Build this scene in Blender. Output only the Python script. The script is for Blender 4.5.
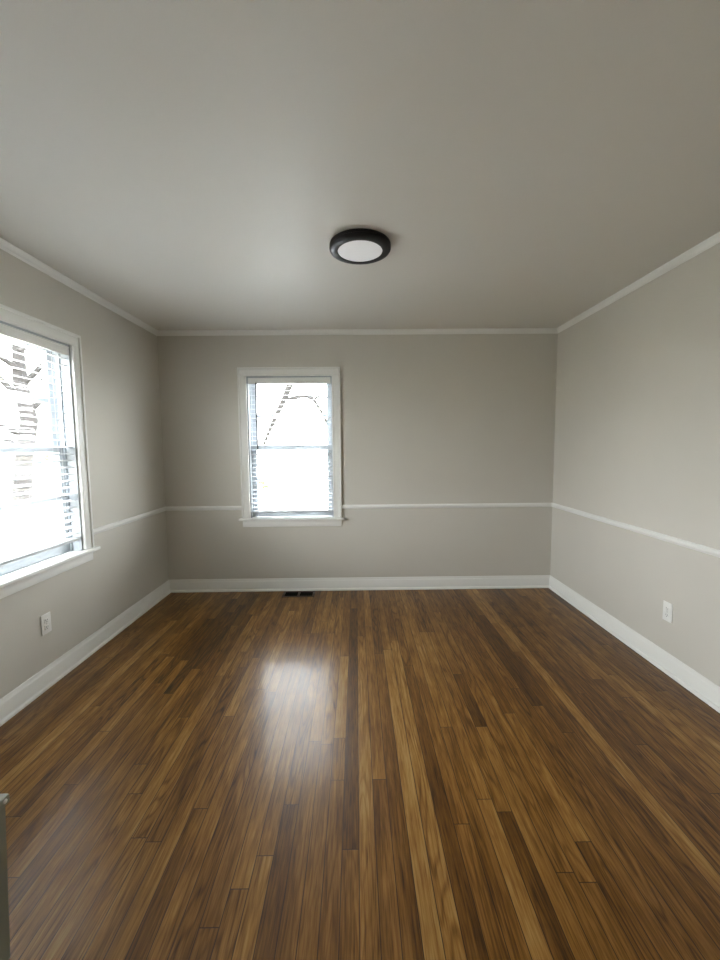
import bpy, bmesh, math, random
from mathutils import Vector, Matrix, noise
for o in list(bpy.data.objects): bpy.data.objects.remove(o)
S = bpy.context.scene
C = S.collection

# ------------------------------------------------------------------ camera
cam = bpy.data.objects.new('camera', bpy.data.cameras.new('camera')); C.objects.link(cam)
cam.data.sensor_fit = 'VERTICAL'; cam.data.sensor_height = 36.0
cam.data.lens = 396.4 / 960 * 36.0
cam.data.clip_start = 0.03; cam.data.clip_end = 400
CR = Vector((0.99991298, -0.00993762, -0.0086764))
CU = Vector((0.00946452, 0.08221864, 0.99656937))
CF = Vector((0.00919017, 0.99656477, -0.08230554))
cam.matrix_world = Matrix(((CR.x, CU.x, -CF.x, 1.8068), (CR.y, CU.y, -CF.y, -3.7301), (CR.z, CU.z, -CF.z, 1.3688), (0, 0, 0, 1)))
S.camera = cam

# ------------------------------------------------------------------ world, exposure
SKY = 30.0        # zenith radiance; an overcast sky is a third as bright at the horizon
w = bpy.data.worlds.new('overcast_sky'); S.world = w; w.use_nodes = True
nt = w.node_tree; nt.nodes.clear()
wo = nt.nodes.new('ShaderNodeOutputWorld'); bg = nt.nodes.new('ShaderNodeBackground')
tc = nt.nodes.new('ShaderNodeTexCoord'); sp = nt.nodes.new('ShaderNodeSeparateXYZ'); rp = nt.nodes.new('ShaderNodeValToRGB')
rp.color_ramp.elements[0].position = 0.0; rp.color_ramp.elements[0].color = (0.97, 0.97, 1.0, 1)
rp.color_ramp.elements[1].position = 0.9; rp.color_ramp.elements[1].color = (0.92, 0.95, 1.0, 1)
nt.links.new(tc.outputs['Generated'], sp.inputs[0]); nt.links.new(sp.outputs['Z'], rp.inputs[0])
nt.links.new(rp.outputs[0], bg.inputs['Color'])
sm = nt.nodes.new('ShaderNodeMath'); sm.operation = 'MULTIPLY_ADD'; sm.use_clamp = False
mxz = nt.nodes.new('ShaderNodeMath'); mxz.operation = 'MAXIMUM'; mxz.inputs[1].default_value = 0.0; nt.links.new(sp.outputs['Z'], mxz.inputs[0])
nt.links.new(mxz.outputs[0], sm.inputs[0]); sm.inputs[1].default_value = SKY * 2 / 3; sm.inputs[2].default_value = SKY / 3
nt.links.new(sm.outputs[0], bg.inputs['Strength'])
nt.links.new(bg.outputs[0], wo.inputs['Surface'])
S.view_settings.view_transform = 'Standard'; S.view_settings.look = 'None'
S.view_settings.gamma = 1.0; S.view_settings.use_curve_mapping = False
S.view_settings.exposure = 1.2
S.cycles.max_bounces = 12; S.cycles.diffuse_bounces = 8; S.cycles.glossy_bounces = 4
S.cycles.transparent_max_bounces = 24; S.cycles.transmission_bounces = 8
S.cycles.sample_clamp_indirect = 12.0

W, H, YF, TH = 3.675, 2.44, -4.45, 0.14      # room width, height, front wall, wall thickness

# window openings in the walls (inside jambs): centre line values shared by both
OZ0, OZ1 = 0.70, 2.03
B0, B1 = 0.80, 1.59            # window_1, back wall, along x
L0, L1 = -2.30, -1.142         # window_2, left wall, along y
D0, D1, DZ = -4.10, -3.45, 2.03   # door_1, solid door in the left wall behind the camera, along y


def portal(name, loc, rot, sx, sy):
    d = bpy.data.lights.new(name, 'AREA'); d.shape = 'RECTANGLE'; d.size = sx; d.size_y = sy; d.cycles.is_portal = True
    o = bpy.data.objects.new(name, d); C.objects.link(o); o.location = loc; o.rotation_euler = rot; return o
portal('daylight_portal', ((B0 + B1) / 2, TH + 0.03, (OZ0 + OZ1) / 2), (math.radians(-90), 0, 0), B1 - B0, OZ1 - OZ0)
portal('daylight_portal', (-TH - 0.03, (L0 + L1) / 2, (OZ0 + OZ1) / 2), (0, math.radians(-90), 0), OZ1 - OZ0, L1 - L0)

# ------------------------------------------------------------------ materials
def mat(name, col, rough=0.5, spec=0.5, metal=0.0, coat=0.0):
    m = bpy.data.materials.new(name); m.use_nodes = True
    b = m.node_tree.nodes['Principled BSDF']
    b.inputs['Base Color'].default_value = (*col, 1); b.inputs['Roughness'].default_value = rough
    b.inputs['Specular IOR Level'].default_value = spec; b.inputs['Metallic'].default_value = metal
    b.inputs['Specular IOR Level'].default_value = 0.22; b.inputs['Coat Weight'].default_value = coat
    return m
def N(m, t, **kw):
    n = m.node_tree.nodes.new(t)
    for k, v in kw.items(): setattr(n, k, v)
    return n
def K(m, a, b): m.node_tree.links.new(a, b)
def bsdf(m): return m.node_tree.nodes['Principled BSDF']
def bumpy(m, scale, strength, dist=0.001, detail=3):
    t = N(m, 'ShaderNodeTexCoord'); n = N(m, 'ShaderNodeTexNoise'); n.inputs['Scale'].default_value = scale; n.inputs['Detail'].default_value = detail
    b = N(m, 'ShaderNodeBump'); b.inputs['Strength'].default_value = strength; b.inputs['Distance'].default_value = dist
    K(m, t.outputs['Object'], n.inputs['Vector']); K(m, n.outputs['Fac'], b.inputs['Height']); K(m, b.outputs[0], bsdf(m).inputs['Normal'])
    return m
def mottle(m, c1, c2, scale, detail=3):
    t = N(m, 'ShaderNodeTexCoord'); n = N(m, 'ShaderNodeTexNoise'); n.inputs['Scale'].default_value = scale; n.inputs['Detail'].default_value = detail
    r = N(m, 'ShaderNodeValToRGB'); r.color_ramp.elements[0].position = 0.35; r.color_ramp.elements[1].position = 0.65
    r.color_ramp.elements[0].color = (*c1, 1); r.color_ramp.elements[1].color = (*c2, 1)
    K(m, t.outputs['Object'], n.inputs['Vector']); K(m, n.outputs['Fac'], r.inputs[0]); K(m, r.outputs[0], bsdf(m).inputs['Base Color'])
    return m
M_wall = bumpy(mottle(mat('greige_wall_paint', (0.5, 0.49, 0.46), 0.55, 0.35), (0.585, 0.563, 0.508), (0.60, 0.578, 0.523), 1.7), 260, 0.25)
M_ceil = bumpy(mat('ceiling_paint', (0.70, 0.68, 0.632), 0.48, 0.5), 180, 0.3)
M_trim = bumpy(mat('white_trim_paint', (0.80, 0.80, 0.77), 0.32, 0.5), 60, 0.05)
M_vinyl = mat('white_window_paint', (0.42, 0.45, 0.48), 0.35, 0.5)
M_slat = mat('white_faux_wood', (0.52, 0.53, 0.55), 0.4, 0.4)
M_cord = mat('white_cord', (0.75, 0.75, 0.73), 0.8)
M_wand = mat('clear_grey_wand', (0.10, 0.105, 0.11), 0.25)
M_black = bumpy(mat('matte_black_metal', (0.012, 0.011, 0.013), 0.38, 0.5), 300, 0.05)
M_diff = mat('frosted_diffuser', (0.88, 0.88, 0.88), 0.45, 0.4)      # faint glow added to lift the disc's brightness
bsdf(M_diff).inputs['Emission Color'].default_value = (0.97, 0.98, 1.0, 1); bsdf(M_diff).inputs['Emission Strength'].default_value = 0.065
M_plate = mat('white_plastic', (0.82, 0.82, 0.79), 0.35, 0.5)
M_slot = mat('dark_slot', (0.02, 0.02, 0.02), 0.7)
M_screw = mat('screw_metal', (0.6, 0.6, 0.58), 0.35, 0.5, 0.8)
M_reg = mat('brown_register_metal', (0.045, 0.026, 0.016), 0.45, 0.5)
M_regd = mat('dark_duct', (0.006, 0.005, 0.005), 0.9)
M_box = bumpy(mat('grey_green_metal', (0.24, 0.245, 0.20), 0.5, 0.5, 0.1), 40, 0.1)
M_ext = mat('exterior_siding', (0.6, 0.62, 0.62), 0.7)
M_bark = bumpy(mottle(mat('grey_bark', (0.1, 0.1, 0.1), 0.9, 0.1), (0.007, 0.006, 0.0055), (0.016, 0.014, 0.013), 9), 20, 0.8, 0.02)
M_leaf = mottle(mat('spring_leaves', (0.1, 0.1, 0.05), 0.7, 0.2), (0.022, 0.028, 0.010), (0.055, 0.058, 0.020), 5)
M_ever = mottle(mat('shrub_leaves', (0.1, 0.1, 0.05), 0.7, 0.2), (0.022, 0.028, 0.009), (0.050, 0.055, 0.016), 3)
M_teal = mat('teal_plastic', (0.012, 0.075, 0.095), 0.5)
M_lid = mat('dark_teal_plastic', (0.008, 0.04, 0.055), 0.5)
M_road = mottle(mat('pale_concrete', (0.3, 0.3, 0.29), 0.85, 0.2), (0.52, 0.52, 0.50), (0.60, 0.60, 0.58), 1.2)
M_lawn = mottle(mat('leaf_litter_lawn', (0.1, 0.1, 0.1), 0.95, 0.1), (0.11, 0.11, 0.08), (0.40, 0.37, 0.32), 2.2, 6)

M_glass = bpy.data.materials.new('window_glass'); M_glass.use_nodes = True
g = M_glass.node_tree; g.nodes.clear()
go = g.nodes.new('ShaderNodeOutputMaterial'); gm = g.nodes.new('ShaderNodeMixShader'); gt = g.nodes.new('ShaderNodeBsdfTransparent')
gg = g.nodes.new('ShaderNodeBsdfGlossy'); gf = g.nodes.new('ShaderNodeFresnel'); gf.inputs['IOR'].default_value = 1.45
gt.inputs['Color'].default_value = (0.96, 0.98, 0.97, 1); gg.inputs['Roughness'].default_value = 0.02
gb = g.nodes.new('ShaderNodeNewGeometry'); gq = g.nodes.new('ShaderNodeMath'); gq.operation = 'MULTIPLY_ADD'; gq.inputs[1].default_value = -1; gq.inputs[2].default_value = 1
gk = g.nodes.new('ShaderNodeMath'); gk.operation = 'MULTIPLY'; g.links.new(gb.outputs['Backfacing'], gq.inputs[0]); g.links.new(gq.outputs[0], gk.inputs[0]); g.links.new(gf.outputs[0], gk.inputs[1])
g.links.new(gk.outputs[0], gm.inputs[0]); g.links.new(gt.outputs[0], gm.inputs[1]); g.links.new(gg.outputs[0], gm.inputs[2]); g.links.new(gm.outputs[0], go.inputs['Surface'])

def floor_material():
    m = mat('stained_oak_strip', (0.1, 0.05, 0.02), 0.3, 0.5)
    b = bsdf(m)
    uv = N(m, 'ShaderNodeUVMap', uv_map='board'); s = N(m, 'ShaderNodeSeparateXYZ'); K(m, uv.outputs[0], s.inputs[0])
    at = N(m, 'ShaderNodeAttribute', attribute_name='tone'); ao = N(m, 'ShaderNodeAttribute', attribute_name='seed')
    ae = N(m, 'ShaderNodeAttribute', attribute_name='ends')       # distance along: x = board start, y = board end
    def math_(op, a, c=None, d=None):
        n = N(m, 'ShaderNodeMath', operation=op)
        for i, v in enumerate((a, c, d)):
            if v is None: continue
            if isinstance(v, (int, float)): n.inputs[i].default_value = v
            else: K(m, v, n.inputs[i])
        return n.outputs[0]
    U, V = s.outputs['X'], s.outputs['Y']
    sd = ao.outputs['Fac']
    def coord(su, sv, sw):
        c = N(m, 'ShaderNodeCombineXYZ'); K(m, math_('MULTIPLY', U, su), c.inputs[0]); K(m, math_('MULTIPLY', V, sv), c.inputs[1]); K(m, math_('MULTIPLY', sd, sw), c.inputs[2]); return c.outputs[0]
    def ntex(vec, det, rough=0.55, dist=0.0):
        n = N(m, 'ShaderNodeTexNoise'); n.inputs['Scale'].default_value = 1; n.inputs['Detail'].default_value = det; n.inputs['Roughness'].default_value = rough; n.inputs['Distortion'].default_value = dist
        K(m, vec, n.inputs['Vector']); return n.outputs['Fac']
    # growth-ring contours of a stretched smooth field -> cathedral figure
    fld = ntex(coord(16, 1.5, 91.0), 1.0, 0.4)
    rings = math_('SINE', math_('MULTIPLY', fld, 62.0))
    rings = math_('POWER', math_('MULTIPLY_ADD', rings, 0.5, 0.5), 4.0)
    fine = ntex(coord(300, 11.0, 37.0), 4.0, 0.65)
    mid = ntex(coord(60, 3.2, 57.0), 4.0, 0.62)
    patch = ntex(coord(14, 5.5, 23.0), 3.0, 0.6, 0.4)
    fleck = math_('POWER', ntex(coord(190, 9.0, 71.0), 2.0, 0.5), 3.0)
    lng = ntex(coord(10, 1.1, 13.0), 2.0)
    # base tone per board
    tone = math_('MULTIPLY_ADD', at.outputs['Fac'], 0.80, 0.20)
    val = math_('ADD', tone, math_('MULTIPLY', math_('SUBTRACT', lng, 0.5), 0.55))
    val = math_('ADD', val, math_('MULTIPLY', math_('SUBTRACT', mid, 0.5), 0.55))
    val = math_('ADD', val, math_('MULTIPLY', math_('SUBTRACT', fine, 0.5), 0.42))
    val = math_('ADD', val, math_('MULTIPLY', math_('SUBTRACT', patch, 0.5), 0.34))
    val = math_('SUBTRACT', val, math_('MULTIPLY', fleck, 0.75))
    rw = math_('MULTIPLY', math_('MULTIPLY_ADD', math_('SINE', math_('MULTIPLY', sd, 77.0)), 0.5, 0.5), 0.22)
    val = math_('ADD', math_('SUBTRACT', val, math_('MULTIPLY', rings, rw)), 0.125)
    rr = N(m, 'ShaderNodeValToRGB'); cr = rr.color_ramp
    cr.elements[0].position = 0.0; cr.elements[0].color = (0.014, 0.0052, 0.0008, 1)
    cr.elements[1].position = 1.0; cr.elements[1].color = (0.38, 0.225, 0.072, 1)
    for ps, cl in ((0.25, (0.052, 0.0195, 0.0025)), (0.5, (0.134, 0.055, 0.0065)), (0.75, (0.25, 0.122, 0.024))):
        e = cr.elements.new(ps); e.color = (*cl, 1)
    K(m, val, rr.inputs[0])
    # seams: board edges and butt ends
    eu = math_('SUBTRACT', 0.02875, math_('ABSOLUTE', U))
    ends = N(m, 'ShaderNodeSeparateXYZ'); K(m, ae.outputs['Vector'], ends.inputs[0])
    ev = math_('MINIMUM', math_('SUBTRACT', V, ends.outputs['X']), math_('SUBTRACT', ends.outputs['Y'], V))
    ed = math_('MINIMUM', eu, ev)
    gap = N(m, 'ShaderNodeMapRange', interpolation_type='SMOOTHSTEP'); gap.inputs['From Min'].default_value = 0.0003; gap.inputs['From Max'].default_value = 0.0022
    K(m, ed, gap.inputs['Value'])
    mx = N(m, 'ShaderNodeMix', data_type='RGBA'); K(m, gap.outputs[0], mx.inputs['Factor']); mx.inputs['A'].default_value = (0.022, 0.010, 0.005, 1); K(m, rr.outputs[0], mx.inputs['B'])
    K(m, mx.outputs['Result'], b.inputs['Base Color'])
    b.inputs['Specular IOR Level'].default_value = 0.22; b.inputs['Coat Weight'].default_value = 0.30; b.inputs['Coat Roughness'].default_value = 0.16
    rg = math_('MULTIPLY_ADD', fine, 0.12, 0.33); K(m, rg, b.inputs['Roughness'])
    hb = math_('ADD', math_('MULTIPLY', gap.outputs[0], 0.6), math_('ADD', math_('MULTIPLY', fine, 0.22), math_('MULTIPLY', lng, 0.5)))
    bp = N(m, 'ShaderNodeBump'); bp.inputs['Strength'].default_value = 0.35; bp.inputs['Distance'].default_value = 0.0012
    K(m, hb, bp.inputs['Height']); K(m, bp.outputs[0], b.inputs['Normal'])
    return m
M_floor = floor_material()

# ------------------------------------------------------------------ mesh helpers
class MB:
    def __init__(s): s.bm = bmesh.new()
    def box(s, a, b, bev=0.0, seg=2):
        t = bmesh.new(); bmesh.ops.create_cube(t, size=1)
        a, b = Vector(a), Vector(b); c = (a + b) / 2; d = b - a
        for v in t.verts: v.co = Vector((v.co.x * abs(d.x), v.co.y * abs(d.y), v.co.z * abs(d.z))) + c
        if bev: bmesh.ops.bevel(t, geom=t.edges[:], offset=bev, segments=seg, affect='EDGES', profile=0.5)
        s._in(t); return s
    def _in(s, t):
        me = bpy.data.meshes.new('t'); t.to_mesh(me); t.free(); s.bm.from_mesh(me); bpy.data.meshes.remove(me)
    def lathe(s, prof, origin, axis='Z', n=64, caps=True):
        t = bmesh.new(); rings = []
        for r, z in prof:
            rings.append([t.verts.new((r * math.cos(2 * math.pi * k / n), r * math.sin(2 * math.pi * k / n), z)) for k in range(n)])
        for a, b in zip(rings, rings[1:]):
            for k in range(n): t.faces.new((a[k], a[(k + 1) % n], b[(k + 1) % n], b[k]))
        if caps:
            t.faces.new(rings[0][::-1]); t.faces.new(rings[-1])
        R = {'Z': Matrix(), 'X': Matrix.Rotation(math.pi / 2, 4, 'Y'), 'Y': Matrix.Rotation(-math.pi / 2, 4, 'X'), '-X': Matrix.Rotation(-math.pi / 2, 4, 'Y')}[axis]
        bmesh.ops.transform(t, matrix=Matrix.Translation(Vector(origin)) @ R, verts=t.verts[:])
        bmesh.ops.recalc_face_normals(t, faces=t.faces[:]); s._in(t); return s
    def sweep(s, prof, path, closed=False):
        """prof: list of (x-offset right of travel, z); path: 3-D points on a horizontal polyline with mitred corners"""
        t = bmesh.new(); P = [Vector(p) for p in path]; rows = []
        for i, p in enumerate(P):
            d0 = (p - P[i - 1]).normalized() if i else None; d1 = (P[i + 1] - p).normalized() if i < len(P) - 1 else None
            d = d1 if d0 is None else d0 if d1 is None else (d0 + d1).normalized()
            rt = d.cross(Vector((0, 0, 1))); k = 1.0
            if d0 is not None and d1 is not None: k = 1 / max(0.2, d.dot(d1))
            rows.append([t.verts.new(p + rt * (x * k) + Vector((0, 0, z))) for x, z in prof])
        n = len(prof)
        for a, b in zip(rows, rows[1:]):
            for k in range(n): t.faces.new((a[k], a[(k + 1) % n], b[(k + 1) % n], b[k]))
        t.faces.new(rows[0]); t.faces.new(rows[-1][::-1])
        bmesh.ops.recalc_face_normals(t, faces=t.faces[:]); s._in(t); return s
    def tube(s, pts, rad, n=8):
        t = bmesh.new(); P = [Vector(p) for p in pts]; rows = []; up = Vector((0.13, 0.21, 0.97))
        for i, p in enumerate(P):
            d = (P[min(i + 1, len(P) - 1)] - P[max(i - 1, 0)]).normalized()
            a = d.cross(up)
            if a.length < 1e-3: a = d.cross(Vector((1, 0, 0)))
            a.normalize(); b = d.cross(a); r = rad[i] if isinstance(rad, (list, tuple)) else rad
            rows.append([t.verts.new(p + (a * math.cos(2 * math.pi * k / n) + b * math.sin(2 * math.pi * k / n)) * r) for k in range(n)])
        for a, b in zip(rows, rows[1:]):
            for k in range(n): t.faces.new((a[k], a[(k + 1) % n], b[(k + 1) % n], b[k]))
        t.faces.new(rows[0][::-1]); t.faces.new(rows[-1])
        bmesh.ops.recalc_face_normals(t, faces=t.faces[:]); s._in(t); return s
    def build(s, name, m, parent=None, smooth=False, kind=None, loc=None):
        me = bpy.data.meshes.new(name)
        if loc is not None:
            for v in s.bm.verts: v.co -= Vector(loc)
        s.bm.to_mesh(me); s.bm.free()
        me.materials.append(m)
        if smooth:
            me.polygons.foreach_set('use_smooth', [True] * len(me.polygons)); me.set_sharp_from_angle(angle=math.radians(40))
        o = bpy.data.objects.new(name, me); C.objects.link(o)
        if parent is not None: o.parent = parent
        if loc is not None: o.location = loc
        if kind: o['kind'] = kind
        return o
def empty(name, loc=(0, 0, 0), rz=0.0):
    o = bpy.data.objects.new(name, None); C.objects.link(o); o.location = loc; o.rotation_euler = (0, 0, rz); o.empty_display_size = 0.1
    return o
def tag(o, label, cat, group=None, kind=None):
    o['label'] = label; o['category'] = cat
    if group: o['group'] = group
    if kind: o['kind'] = kind
    return o
def copy_tree(o, parent=None):
    c = o.copy(); C.objects.link(c); c.parent = parent
    for ch in [x for x in bpy.data.objects if x.parent == o]: copy_tree(ch, c)
    return c

# ------------------------------------------------------------------ shell
PX, PW = 1.689, 0.0575                                  # a board edge, board width
KEY = {                                                  # boards told apart in the photograph: column -> (y near, y far, tone)
    0: [(-3.4, -2.20, .50), (-2.20, -1.963, .46), (-1.963, -1.225, .70), (-1.225, 0, .40)],
    1: [(-3.6, -2.484, .50), (-2.484, -0.45, .20), (-0.45, 0, .36)],
    2: [(-3.2, -0.95, .62), (-0.95, 0, .42)],
    3: [(-3.9, -2.2, .40), (-2.2, -0.8, .52)],
    4: [(-3.3, -1.2, .40), (-1.2, 0, .38)],
    5: [(-3.6, -1.15, .74), (-1.15, 0, .50)],
    6: [(-3.5, -1.02, .70), (-1.02, 0, .40)],
    7: [(-3.7, -1.35, .34), (-1.35, -0.3, .46)],
    8: [(-4.4, -2.4, .38), (-2.4, -0.6, .52)],
    9: [(-4.4, -1.9, .46), (-1.9, 0, .62)],
    10: [(-3.9, -2.3, .64), (-2.3, -0.9, .60)],
    11: [(-3.5, -2.355, .20), (-2.355, -0.9, .58), (-0.9, 0, .44)],
    12: [(-3.9, -1.9, .54), (-1.9, -1.45, .22), (-1.45, 0, .56)],
    13: [(-4.2, -2.57, .44), (-2.57, -0.546, .54)],
    14: [(-4.0, -2.6, .44), (-2.6, -1.0, .48)],
    16: [(-3.8, -1.2, .42), (-1.2, -.5, .30)],
    17: [(-3.9, -1.6, .40)],
    18: [(-4.0, -1.75, .40), (-1.75, -0.75, .20)],
    19: [(-3.9, -1.95, .36), (-1.95, -0.62, .22)],
    20: [(-4.2, -1.2, .40)],
    21: [(-4.4, 0, .70)],
    22: [(-4.4, -1.2, .42)],
    -1: [(-3.1, -2.0, .50), (-2.0, -0.2, .56)],
    -2: [(-3.2, -1.98, .44), (-1.98, -0.9, .58)],
    -3: [(-3.3, -2.31, .26), (-2.31, -0.7, .48)],
    -4: [(-3.2, -2.50, .62), (-2.50, -0.9, .44)],
    -5: [(-4.0, -2.6, .54), (-2.6, -0.9, .54)],
    -7: [(-4.0, -1.6, .36)],
    -9: [(-2.9, -2.32, .34), (-2.32, -0.9, .50)],
    -14: [(-1.8, -0.55, .30)],
    -15: [(-2.1, -0.75, .48), (-0.75, -0.1, .26)],
    -16: [(-1.35, -0.35, .20)],
    -17: [(-1.6, -0.5, .18)],
    -18: [(-1.25, -0.2, .20)],
    -19: [(-1.5, -0.62, .24)],
    -20: [(-1.2, -0.1, .34)],
}
def build_floor():
    rnd = random.Random(11)
    bm = bmesh.new(); uvl = bm.loops.layers.uv.new('board')
    tl = bm.faces.layers.float.new('tone'); sl = bm.faces.layers.float.new('seed'); el = bm.faces.layers.float_vector.new('ends')
    k0 = -int(PX / PW) - 1; k1 = int((W - PX) / PW) + 1
    for k in range(k0, k1 + 1):
        xa, xb = PX + k * PW, PX + (k + 1) * PW; cx = (xa + xb) / 2
        ca, cb = max(xa, -0.06), min(xb, W + 0.06)
        if cb - ca < 0.002: continue
        segs = [(max(a, YF - .05), min(b, 0.06) if b >= 0 else b, t) for a, b, t in KEY.get(k, [])]
        def fill(a, b):
            y = a
            while b - y > 0.001:
                ln = rnd.choice((0.5, 0.8, 1.1, 1.5, 2.0)) * rnd.uniform(0.8, 1.2)
                e = y + ln
                if b - e < 0.25: e = b
                mean = 0.56 if cx < 1.35 else 0.51 if cx < 1.6 else 0.48 if cx < 2.5 else 0.43  # left boards paler: sheen from the left window put into their tone
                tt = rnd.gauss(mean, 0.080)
                if rnd.random() < 0.10: tt += rnd.choice((-0.16, 0.16))
                segs.append((y, e, min(.78, max(.18, tt)))); y = e
        got = sorted(segs); y = YF - 0.05
        for a, b, t in got:
            if a - y > 0.03: fill(y, a)
            y = b
        if 0.06 - y > 0.03: fill(y, 0.06)
        for a, b, t in sorted(segs):
            f = bm.faces.new([bm.verts.new((ca, a, 0)), bm.verts.new((cb, a, 0)), bm.verts.new((cb, b, 0)), bm.verts.new((ca, b, 0))])
            for lp in f.loops: lp[uvl].uv = (lp.vert.co.x - cx, lp.vert.co.y)
            f[tl] = t; f[sl] = rnd.random(); f[el] = Vector((a, b, 0))
    # slab under the boards
    me = bpy.data.meshes.new('floor')
    bmesh.ops.remove_doubles(bm, verts=bm.verts[:], dist=0.0005)
    r = bmesh.ops.extrude_face_region(bm, geom=bm.faces[:])
    vs = [v for v in r['geom'] if isinstance(v, bmesh.types.BMVert)]
    for v in vs: v.co.z = 0.0
    for v in bm.verts:
        if v not in set(vs): pass
    base = set(bm.verts) - set(vs)
    for v in base: v.co.z = -0.03
    bm.normal_update(); bm.to_mesh(me); bm.free()
    me.materials.append(M_floor)
    o = bpy.data.objects.new('floor', me); C.objects.link(o); o['kind'] = 'structure'
build_floor()

T = TH
mb = MB()
mb.box((-T, 0, -0.03), (B0, T, H + .1)).box((B1, 0, -0.03), (W + T, T, H + .1)).box((B0, 0, -0.03), (B1, T, OZ0 - .01)).box((B0, 0, OZ1), (B1, T, H + .1))
mb.build('wall_back', M_wall, kind='structure')
mb = MB()
mb.box((-T, L1, -0.03), (0, 0, H + .1)).box((-T, YF - T, -0.03), (0, D0, H + .1)).box((-T, D0, DZ), (0, D1, H + .1)).box((-T, D1, -0.03), (0, L0, H + .1)).box((-T, L0, -0.03), (0, L1, OZ0 - .01)).box((-T, L0, OZ1), (0, L1, H + .1))
mb.build('wall_left', M_wall, kind='structure')
MB().box((W, YF - T, -0.03), (W + T, 0, H + .1)).build('wall_right', M_wall, kind='structure')
MB().box((0, YF - T, -0.03), (W, YF, H + .1)).build('wall_front', M_wall, kind='structure')
MB().box((-T, YF - T, H), (W + T, T, H + .1)).build('ceiling', M_ceil, kind='structure')

# crown, chair rail, baseboard: profiles are (distance off the wall, height)
CR_P = [(0, H - .044), (.004, H - .044), (.006, H - .038), (.009, H - .036), (.0095, H - .026), (.013, H - .018), (.0165, H - .0105), (.021, H - .007), (.022, H - .0005), (0, H - .0005)]
RL_P = [(0, .787), (.006, .787), (.009, .791), (.011, .798), (.016, .803), (.016, .816), (.011, .820), (.009, .8255), (0, .8265)]
BB_P = [(0, 0.0005), (.026, 0.0005), (.027, .008), (.0245, .0155), (.019, .0195), (.0135, .021), (.0135, .092), (.0115, .097), (.0075, .101), (.0065, .111), (.004, .118), (0, .119)]
def neg(p): return [(-x, z) for x, z in p]
e = 0.0
runs = {'left': ((0, YF, 0), (0, 0, 0)), 'back': ((0, 0, 0), (W, 0, 0)), 'right': ((W, 0, 0), (W, YF, 0)), 'front': ((W, YF, 0), (0, YF, 0))}
def mitred(prof, a, b, name, mi_a=True, mi_b=True):
    """one length of moulding, ends cut at 45 degrees into the room corners"""
    A, B = Vector(a), Vector(b); d = (B - A).normalized(); rt = d.cross(Vector((0, 0, 1)))
    t = bmesh.new(); r0 = []; r1 = []
    for x, z in prof:
        r0.append(t.verts.new(A + rt * x + d * (x if mi_a else 0) + Vector((0, 0, z)))); r1.append(t.verts.new(B + rt * x - d * (x if mi_b else 0) + Vector((0, 0, z))))
    n = len(prof)
    for k in range(n): t.faces.new((r0[k], r0[(k + 1) % n], r1[(k + 1) % n], r1[k]))
    t.faces.new(r0); t.faces.new(r1[::-1]); bmesh.ops.recalc_face_normals(t, faces=t.faces[:])
    m = MB(); m._in(t); return m.build(name, M_trim, kind='structure', smooth=True)
for side, (a, b) in runs.items():
    if side != 'left': mitred(BB_P, a, b, 'baseboard_' + side)
mitred(BB_P, (0, D1 + .076, 0), (0, 0, 0), 'baseboard_left', False, True)
ti = 1
for side in ('left', 'back', 'right', 'front'):
    mitred(CR_P, *runs[side], 'trim_%d' % ti); ti += 1
CO = 0.072                                                # casing width
mitred(RL_P, (0, D1 + .076, 0), (0, L0 - CO, 0), 'trim_%d' % ti, False, False); ti += 1
mitred(RL_P, (0, L1 + CO + .004, 0), (0, 0, 0), 'trim_%d' % ti, False, True); ti += 1
mitred(RL_P, (0, 0, 0), (B0 - CO - .004, 0, 0), 'trim_%d' % ti, True, False); ti += 1
mitred(RL_P, (B1 + CO + .004, 0, 0), (W, 0, 0), 'trim_%d' % ti, False, True); ti += 1
mitred(RL_P, (W, 0, 0), (W, YF, 0), 'trim_%d' % ti); ti += 1
mitred(RL_P, (W, YF, 0), (0, YF, 0), 'trim_%d' % ti); ti += 1

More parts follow.
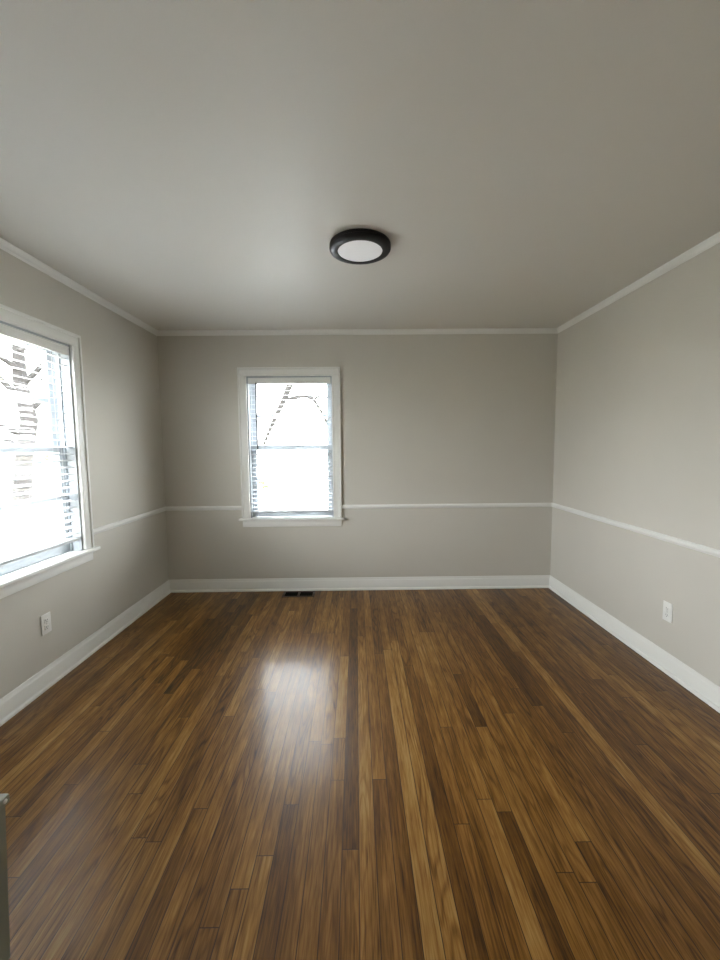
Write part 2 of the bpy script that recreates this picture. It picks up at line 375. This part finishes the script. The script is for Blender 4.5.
# ------------------------------------------------------------------ windows (local frame: x across, y outward, z up; origin at opening's centre on the wall face)
def make_window(name, wd):
    r = empty(name); r['kind'] = 'structure'
    h = wd / 2; z0, z1 = OZ0, OZ1
    c = MB()
    for s in (-1, 1):
        xa, xb = sorted((s * h, s * (h + CO)))
        c.box((xa, -.018, z0), (xb, 0, z1 + .001), .003)
        xa, xb = sorted((s * (h + CO - .014), s * (h + CO + .004))); c.box((xa, -.026, z0), (xb, 0, z1 + CO), .004)
        xa, xb = sorted((s * (h - .002), s * (h + .012))); c.box((xa, -.0215, z0), (xb, 0, z1 + .012), .003)
    c.box((-h - CO, -.018, z1), (h + CO, 0, z1 + CO), .003)
    c.box((-h - CO - .004, -.026, z1 + CO - .014), (h + CO + .004, 0, z1 + CO + .004), .004)
    c.box((-h - .012, -.0215, z1 - .002), (h + .012, 0, z1 + .012), .003)
    c.build('casing', M_trim, r, True)
    MB().box((-h - CO - .028, -.052, z0 - .012), (h + CO + .028, 0, z0 + .010), .006, 3).box((-h, -.002, z0 - .010), (h, .075, z0 + .009)).build('window_stool', M_trim, r, True)
    MB().box((-h - CO, -.016, z0 - .076), (h + CO, 0, z0 - .012), .003).box((-h - CO, -.021, z0 - .026), (h + CO, 0, z0 - .013), .004).build('apron', M_trim, r, True)
    j = MB()
    for s in (-1, 1):
        xa, xb = sorted((s * h, s * (h - .012))); j.box((xa, -.001, z0), (xb, TH, z1))
        for ya, yb in ((.058, .068), (.1035, .108)):
            xa, xb = sorted((s * (h - .012), s * (h - .024))); j.box((xa, ya, z0), (xb, yb, z1))
    j.box((-h, -.001, z1 - .012), (h, TH, z1)).box((-h, .070, z0 - .01), (h, TH + .05, z0 + .004))
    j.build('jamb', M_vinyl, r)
    # exterior casing
    x = MB()
    for s in (-1, 1):
        xa, xb = sorted((s * (h - .02), s * (h + .09))); x.box((xa, TH, z0 - .02), (xb, TH + .025, z1 + .09))
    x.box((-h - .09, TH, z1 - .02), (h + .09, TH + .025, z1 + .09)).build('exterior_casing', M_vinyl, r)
    zm = 1.375; st = .046
    def sash(nm, y0, za, zb, bot, top, zmun):   # a frame of stiles and rails with one horizontal muntin
        g = MB(); q = h - .013; y1 = y0 + .034
        g.box((-q, y0, za), (-q + st, y1, zb), .003).box((q - st, y0, za), (q, y1, zb), .003)
        g.box((-q + st, y0, za), (q - st, y1, za + bot), .003).box((-q + st, y0, zb - top), (q - st, y1, zb), .003)
        g.box((-q + st, y0 + .004, zmun - .014), (q - st, y1 - .004, zmun + .014), .003)
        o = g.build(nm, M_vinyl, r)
        MB().box((-q + st - .004, y0 + .015, za + bot - .004), (q - st + .004, y0 + .018, zb - top + .004)).build('glass', M_glass, o)
        return o
    lo = sash('lower_sash', .069, z0 + .010, zm + .018, .060, .038, 1.065)
    sash('upper_sash', .1045, zm - .020, z1 - .012, .038, .040, 1.675)
    MB().box((-.030, .060, zm + .014), (.030, .090, zm + .024), .003).lathe([(.010, 0), (.010, .008), (.006, .012)], (0, .076, zm + .024), n=20).box((-.004, .048, zm + .028), (.030, .074, zm + .034), .002).build('sash_lock', M_vinyl, r)
    return r
w1 = make_window('window_1', B1 - B0); w1.location = ((B0 + B1) / 2, 0, 0)
w2 = make_window('window_2', L1 - L0); w2.location = (0, (L0 + L1) / 2, 0); w2.rotation_euler = (0, 0, math.pi / 2)

# door, local frame like the windows
r = empty('door_1', (0, (D0 + D1) / 2, 0), math.pi / 2); r['kind'] = 'structure'; h = (D1 - D0) / 2
m_ = MB()
for s in (-1, 1):
    xa, xb = sorted((s * h, s * (h + CO))); m_.box((xa, -.018, 0), (xb, 0, DZ), .003)
    xa, xb = sorted((s * h, s * (h - .02))); m_.box((xa, 0, 0), (xb, TH, DZ))
m_.box((-h - CO, -.018, DZ), (h + CO, 0, DZ + CO), .003).box((-h, 0, DZ - .02), (h, TH, DZ)).build('casing', M_trim, r, True)
q = h - .022
dl = MB().box((-q, .05, .008), (-q + .08, .09, DZ - .022), .003).box((q - .08, .05, .008), (q, .09, DZ - .022), .003).box((-q + .08, .05, .008), (q - .08, .09, .20), .003).box((-q + .07, .06, .19), (q - .07, .08, 1.02)).box((-q + .08, .05, .98), (q - .08, .09, 1.08), .003).box((-q + .08, .05, DZ - .11), (q - .08, .09, DZ - .022), .003).build('door_leaf', M_trim, r)
MB().box((-q + .077, .060, 1.077), (q - .077, .080, DZ - .107)).build('door_panel', M_trim, dl)
MB().lathe([(.026, 0), (.026, .006), (.010, .010), (.010, .035), (.022, .042), (.027, .055), (.020, .066), (.002, .070)], (q - .045, .05, 1.0), 'Y', 24).build('door_handle', M_screw, dl, True).scale = (1, -1, 1)

# ------------------------------------------------------------------ venetian blinds
def make_blind(wd, label, tilt, rail_z, wand_side):
    r = empty('window_blind'); tag(r, label, 'blind', 'white horizontal slat blinds in the two windows')
    h = wd / 2 - .016; z1 = OZ1 - .014
    MB().box((-h, .006, z1 - .045), (h, .052, z1), .002).build('headrail', M_slat, r)
    MB().box((-h - .001, -.004, z1 - .056), (h + .001, .004, z1 - .001), .002).box((-h, -.0065, z1 - .012), (h, -.003, z1 - .003), .001).build('valance', M_trim, r, True)
    MB().box((-h, .006, rail_z - .009), (h, .055, rail_z + .009), .004, 3).box((-h, .003, rail_z - .006), (h, .058, rail_z + .006), .003, 2).build('bottom_rail', M_slat, r, True)
    top = z1 - .060; n = max(1, round((top - rail_z - .02) / .0425)); step = (top - rail_z - .012) / n
    sl = MB(); ct, st_ = math.cos(tilt), math.sin(tilt)
    for k in range(n):
        z = rail_z + .012 + step * (k + .65); t = bmesh.new(); rows = []
        for s in (-1, 1):
            prof = []
            for i in range(7):
                u = -.0245 + .049 * i / 6; prof.append((u, .0014 + .0018 * (1 - (u / .0245) ** 2)))
            for i in range(6, -1, -1):
                u = -.0245 + .049 * i / 6; prof.append((u, -.0014 + .0018 * (1 - (u / .0245) ** 2)))
            rows.append([t.verts.new((s * (h - .003), .030 + u * ct - v * st_, z + u * st_ + v * ct)) for u, v in prof])
        m = len(rows[0])
        for i in range(m): t.faces.new((rows[0][i], rows[0][(i + 1) % m], rows[1][(i + 1) % m], rows[1][i]))
        t.faces.new(rows[0]); t.faces.new(rows[1][::-1]); bmesh.ops.recalc_face_normals(t, faces=t.faces[:]); sl._in(t)
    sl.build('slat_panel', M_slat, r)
    xs = (-h + .11, h - .11) if wd < .9 else (-h + .11, 0, h - .11)
    for x in xs:
        cd = MB()
        for y in (.0035, .0565): cd.tube([(x, y, z1 - .045), (x, y, rail_z)], .0007, 5)
        cd.tube([(x + .006, .03, z1 - .045), (x + .006, .03, rail_z)], .0008, 5)
        cd.build('ladder_cord', M_cord, r)
    x = wand_side * (h - .075)
    wn = MB().tube([(x, -.013, z1 - .050), (x - .002, -.016, z1 - .30), (x, -.015, z1 - .66)], .0075, 8).tube([(x, .004, z1 - .035), (x, -.010, z1 - .040), (x, -.013, z1 - .055)], .0018, 6)
    wn.build('tilt_wand', M_wand, r, True)
    return r
b1 = make_blind(B1 - B0, 'white horizontal blind with open slats in the small window on the far wall', math.radians(8), .765, -1); b1.location = w1.location
b2 = make_blind(L1 - L0, 'white horizontal blind with open slats in the wider window on the left wall', math.radians(8), .790, -1)
b2.location = w2.location; b2.rotation_euler = w2.rotation_euler

# ------------------------------------------------------------------ ceiling light
LX, LY = 1.838, -1.53
r = tag(empty('ceiling_light', (LX, LY, H)), 'round black flush ceiling light with a white frosted disc', 'ceiling light'); r.scale.z = 1.2
MB().lathe([(.150, 0), (.1605, -.0005), (.162, -.003), (.162, -.011), (.159, -.0135), (.150, -.0135)], (0, 0, 0), n=96).build('base', M_black, r, True)
t = MB().lathe([(.146, -.012), (.158, -.012), (.1625, -.0145), (.1625, -.021), (.159, -.0255), (.151, -.0285), (.142, -.0305), (.1225, -.0315), (.1185, -.030), (.118, -.024), (.146, -.012)], (0, 0, 0), n=96, caps=False)
t.build('bezel', M_black, r, True)
MB().lathe([(.119, -.020), (.119, -.0275), (.110, -.0285), (.06, -.0295), (.001, -.030)], (0, 0, 0), n=96).build('diffuser', M_diff, r, True)

# ------------------------------------------------------------------ outlets (local: x across, y into the room = -y, z up)
def make_outlet(label):
    r = tag(empty('wall_outlet'), label, 'outlet', 'duplex wall outlets')
    MB().box((-.0355, -.0055, -.0585), (.0355, 0, .0585), .0028, 3).build('faceplate', M_plate, r, True)
    for s in (-1, 1):
        z = s * .0195
        o = MB().box((-.0165, -.0075, z - .0135), (.0165, -.003, z + .0135), .003, 3).build('socket', M_plate, r, True)
        MB().box((-.0075, -.0079, z - .002), (-.0052, -.0072, z + .007)).box((.0052, -.0079, z - .002), (.0072, -.0072, z + .006)).lathe([(.0024, 0), (.0024, .0008)], (0, -.0079, z - .008), 'Y', 12).build('slot', M_slot, o)
    MB().lathe([(.0035, -.0008), (.003, .0012)], (0, -.0062, 0), 'Y', 16).build('screw', M_screw, r, True)
    return r
o1 = make_outlet('white duplex wall outlet below the left window, in shade'); o1.location = (0, -1.493, .367); o1.rotation_euler = (0, 0, math.pi / 2)
o2 = copy_tree(o1); o2['label'] = 'white duplex wall outlet on the right wall above the baseboard'; o2.location = (W, -1.437, .366); o2.rotation_euler = (0, 0, -math.pi / 2)

# ------------------------------------------------------------------ floor register
r = tag(empty('floor_register', (1.258, -.112, 0)), 'dark brown slotted metal floor register in front of the far baseboard', 'floor vent')
f = MB()
f.box((-.150, -.070, 0.0003), (.150, -.048, .004), .0015).box((-.150, .048, 0.0003), (.150, .070, .004), .0015).box((-.150, -.05, .0003), (-.128, .05, .004), .0015).box((.128, -.05, .0003), (.150, .05, .004), .0015).box((-.011, -.05, .0003), (.011, .05, .004), .001)
f.build('frame', M_reg, r, True)
l = MB()
for s in (-1, 1):
    for k in range(10): l.box((s * .0695 - .0585, -.045 + k * .0100 - .0012, .0006), (s * .0695 + .0585, -.045 + k * .0100 + .0012, .0030))
    for k in range(5): l.box((s * .0695 - .045 + k * .0225 - .001, -.05, .0006), (s * .0695 - .045 + k * .0225 + .001, .05, .0026))
l.build('louvre_grid', M_regd, r)
MB().box((-.132, -.052, .0002), (.132, .052, .0009)).build('duct_opening', M_regd, r)

# ------------------------------------------------------------------ grey-green metal box at the picture's left edge
r = tag(empty('metal_box', (.668, -2.90, 0)), 'grey-green metal box standing on the floor, its edge just inside the picture at lower left', 'metal box')
t = bmesh.new(); lo = [t.verts.new(p) for p in ((-.20, -.14, .010), (.200, -.14, .010), (.200, .138, .010), (-.20, .138, .010))]; hi = [t.verts.new(p) for p in ((-.20, -.17, .43), (.192, -.17, .43), (.192, .170, .43), (-.20, .170, .43))]
t.faces.new(lo[::-1]); t.faces.new(hi)
for k in range(4): t.faces.new((lo[k], lo[(k + 1) % 4], hi[(k + 1) % 4], hi[k]))
bmesh.ops.bevel(t, geom=t.edges[:], offset=.006, segments=2, affect='EDGES')
mb = MB(); mb._in(t); mb.build('body', M_box, r, True)
MB().box((-.205, -.176, .424), (.196, .176, .448), .004, 2).build('lid', M_box, r, True)
for dx, dy, z in ((.1955, .160, .438), (.190, .150, .30)):
    MB().lathe([(.006, 0), (.0055, .0025), (.002, .004)], (dx, dy, z), 'X', 16).build('screw', M_plate, r, True)
MB().box((-.19, -.13, 0), (.185, .125, .014)).build('base', M_slot, r)

# ------------------------------------------------------------------ outdoors
G = -0.45
MB().box((-120, T + .02, G - .3), (120, 160, G)).box((-120, -60, G - .3), (-T - .02, T + .02, G)).build('ground', M_lawn, kind='structure')
MB().box((-70, 24, G - .1), (60, 46, G + .012)).box((-3.2, 3.0, G - .1), (6.5, 24.2, G + .011)).build('road', M_road, kind='structure')

def grow(mb, rnd, p, d, ln, r0, depth, tips, bend=.25):
    pts = [Vector(p)]; rad = [r0]; d = Vector(d).normalized(); n = 5
    for i in range(n):
        d = (d + Vector((rnd.uniform(-1, 1), rnd.uniform(-1, 1), rnd.uniform(-.5, .8))) * bend).normalized()
        pts.append(pts[-1] + d * ln / n); rad.append(r0 * (1 - .6 * (i + 1) / n))
    mb.tube(pts, rad, 7 if depth > 1 else 4)
    if depth <= 0: tips.append(pts[-1]); return
    for k in range(rnd.choice((3, 4))):
        i = rnd.randint(2, n); q = pts[i]
        dd = (d + Vector((rnd.uniform(-1, 1), rnd.uniform(-1, 1), rnd.uniform(-.5, .6))) * .95).normalized()
        grow(mb, rnd, q, dd, ln * rnd.uniform(.5, .72), rad[i] * .6, depth - 1, tips, bend)
def leaves(tips, rnd, per, size, spread):
    m = MB(); b = m.bm
    for t_ in tips:
        for _ in range(per):
            c = t_ + Vector((rnd.gauss(0, 1), rnd.gauss(0, 1), rnd.gauss(0, 1))) * spread
            u = Vector((rnd.gauss(0, 1), rnd.gauss(0, 1), rnd.gauss(0, 1))).normalized(); v = u.cross(Vector((rnd.gauss(0, 1), rnd.gauss(0, 1), 1))).normalized()
            s = size * rnd.uniform(.6, 1.3)
            b.faces.new([b.verts.new(c - u * s), b.verts.new(c + v * s * .45), b.verts.new(c + u * s), b.verts.new(c - v * s * .45)])
    return m
# big leaning tree outside the left window
rnd = random.Random(4)
bx, by = -9.1, 9.25
r = tag(empty('bare_tree', (0, 0, 0)), 'thick grey leafless tree trunk with many twigs outside the left window', 'tree')
mb = MB(); tips = []
mb.tube([(bx - .05, by - .05, G - .05), (bx - .02, by, G + .4), (bx + .05, by + .1, G + 1.5), (bx + .15, by + .3, G + 2.8), (bx + .0, by + .25, G + 4.0), (bx - .1, by + .4, G + 6.2)], [.38, .27, .24, .25, .21, .12], 14)
mb.build('trunk', M_bark, r, True)
mb = MB()
for z, dx, dy, dz, ln, rr_ in ((2.3, -.8, -.5, .55, 3.0, .12), (2.9, .55, .5, .9, 2.6, .10), (3.4, -.9, -.4, .75, 3.4, .11), (3.9, .7, .3, .9, 2.8, .10), (4.4, -.5, -.8, .8, 3.0, .09), (2.0, -.9, -.2, .25, 2.4, .07), (5.0, .3, .6, .9, 2.4, .08), (5.4, -.7, .2, .9, 2.6, .07)):
    grow(mb, rnd, (bx + .08, by + .2, G + z), (dx, dy, dz), ln, rr_, 3, tips)
mb.build('branches', M_bark, r)
leaves(rnd.sample(tips, min(len(tips), 420)), rnd, 3, .05, .14).build('foliage', M_leaf, r)['kind'] = 'stuff'
# tree whose drooping limb crosses the back window
rnd = random.Random(8); tips = []
r = tag(empty('leaning_tree', (0, 0, 0)), 'grey tree with a drooping limb crossing the far window', 'tree')
MB().tube([(3.05, 5.6, G - .05), (3.0, 5.5, G + .9), (2.7, 5.3, 1.6), (2.2, 5.1, 2.9), (1.7, 5.0, 4.2), (1.4, 5.0, 5.6)], [.28, .21, .18, .16, .13, .08], 14).build('trunk', M_bark, r, True)
mb = MB()
mb.tube([(1.9, 5.05, 3.7), (1.2, 5.0, 3.95), (.68, 5.0, 3.55), (.43, 5.0, 2.85), (.27, 5.0, 2.45), (.08, 5.0, 2.08), (-.12, 5.0, 1.66), (-.25, 5.0, 1.34)], [.13, .11, .10, .078, .066, .056, .04, .025], 9)
mb.tube([(.30, 5.0, 2.42), (.45, 5.02, 2.44), (.6, 5.05, 2.49), (.75, 5.05, 2.49), (.9, 5.05, 2.40), (1.07, 5.03, 2.14)], [.05, .048, .046, .044, .042, .036], 7)
mb.tube([(1.07, 5.03, 2.14), (1.22, 5.03, 1.8), (1.3, 5.03, 1.5)], [.036, .03, .02], 6)
for p, d in (((.75, 5.05, 2.49), (1, .2, .1)), ((.9, 5.05, 2.4), (.8, .1, .5)), ((.43, 5, 2.85), (-.6, .2, -.6)), ((.08, 5, 2.08), (-.7, 0, -.3)), ((-.0, 5, 1.9), (.5, 0, -.3)), ((.2, 5, 2.3), (-.9, .2, .1)), ((.68, 5, 3.55), (1, 0, -.6))):
    grow(mb, rnd, p, d, .8, .024, 2, tips, .35)
for p, d in (((1.5, 5, 4.8), (-1, .2, .5)), ((1.7, 5, 4.2), (.9, .3, .5)), ((2.2, 5.1, 3.0), (1, .2, .4))):
    grow(mb, rnd, p, d, 2.4, .07, 3, tips, .3)
mb.build('branches', M_bark, r)
lt = [t_ for t_ in tips]
leaves(lt, rnd, 3, .022, .05).build('foliage', M_leaf, r)['kind'] = 'stuff'
# shrubs along the road
def shrub(x, y, s, label, seed):
    rnd = random.Random(seed); r = tag(empty('shrub', (x, y, G)), label, 'shrub', 'green shrubs outside')
    mb = MB(); tips = []
    for k in range(6): grow(mb, rnd, (rnd.uniform(-.1, .1) * s, rnd.uniform(-.1, .1) * s, 0), (rnd.uniform(-.8, .8), rnd.uniform(-.8, .8), 1), s, .03 * s, 2, tips, .3)
    mb.build('stem', M_bark, r); leaves(tips, rnd, 14, .09 * s, .16 * s).build('foliage', M_ever, r)['kind'] = 'stuff'
shrub(-29.0, 29.5, 1.1, 'yellow-green shrub left of the trunk seen through the left window', 3)
shrub(-24.6, 30.5, .9, 'yellow-green shrub right of the trunk seen through the left window', 5)
shrub(-1.05, 6.3, .85, 'yellow-green shrub low at the left side of the far window', 7)
# teal wheeled bin beyond the road
r = tag(empty('trash_bin', (-31.6, 38.2, G), math.radians(40)), 'teal wheeled trash bin standing far off beyond the left window', 'trash bin')
t = bmesh.new(); lo = [t.verts.new(p) for p in ((-.27, -.3, .06), (.27, -.3, .06), (.27, .3, .06), (-.27, .3, .06))]; hi = [t.verts.new(p) for p in ((-.36, -.4, 1.02), (.36, -.4, 1.02), (.36, .4, 1.02), (-.36, .4, 1.02))]
t.faces.new(lo[::-1]); t.faces.new(hi)
for k in range(4): t.faces.new((lo[k], lo[(k + 1) % 4], hi[(k + 1) % 4], hi[k]))
bmesh.ops.bevel(t, geom=t.edges[:], offset=.03, segments=2, affect='EDGES')
mb = MB(); mb._in(t); mb.box((-.38, -.42, .97), (.38, .42, 1.02), .01); mb.build('body', M_teal, r)
MB().box((-.39, -.43, 1.02), (.39, .42, 1.09), .03, 3).build('lid', M_lid, r)
for s in (-1, 1): MB().lathe([(.04, -.03), (.12, -.03), (.12, .03), (.04, .03)], (s * .30, .30, .12), 'X', 20).build('wheel', M_slot, r)
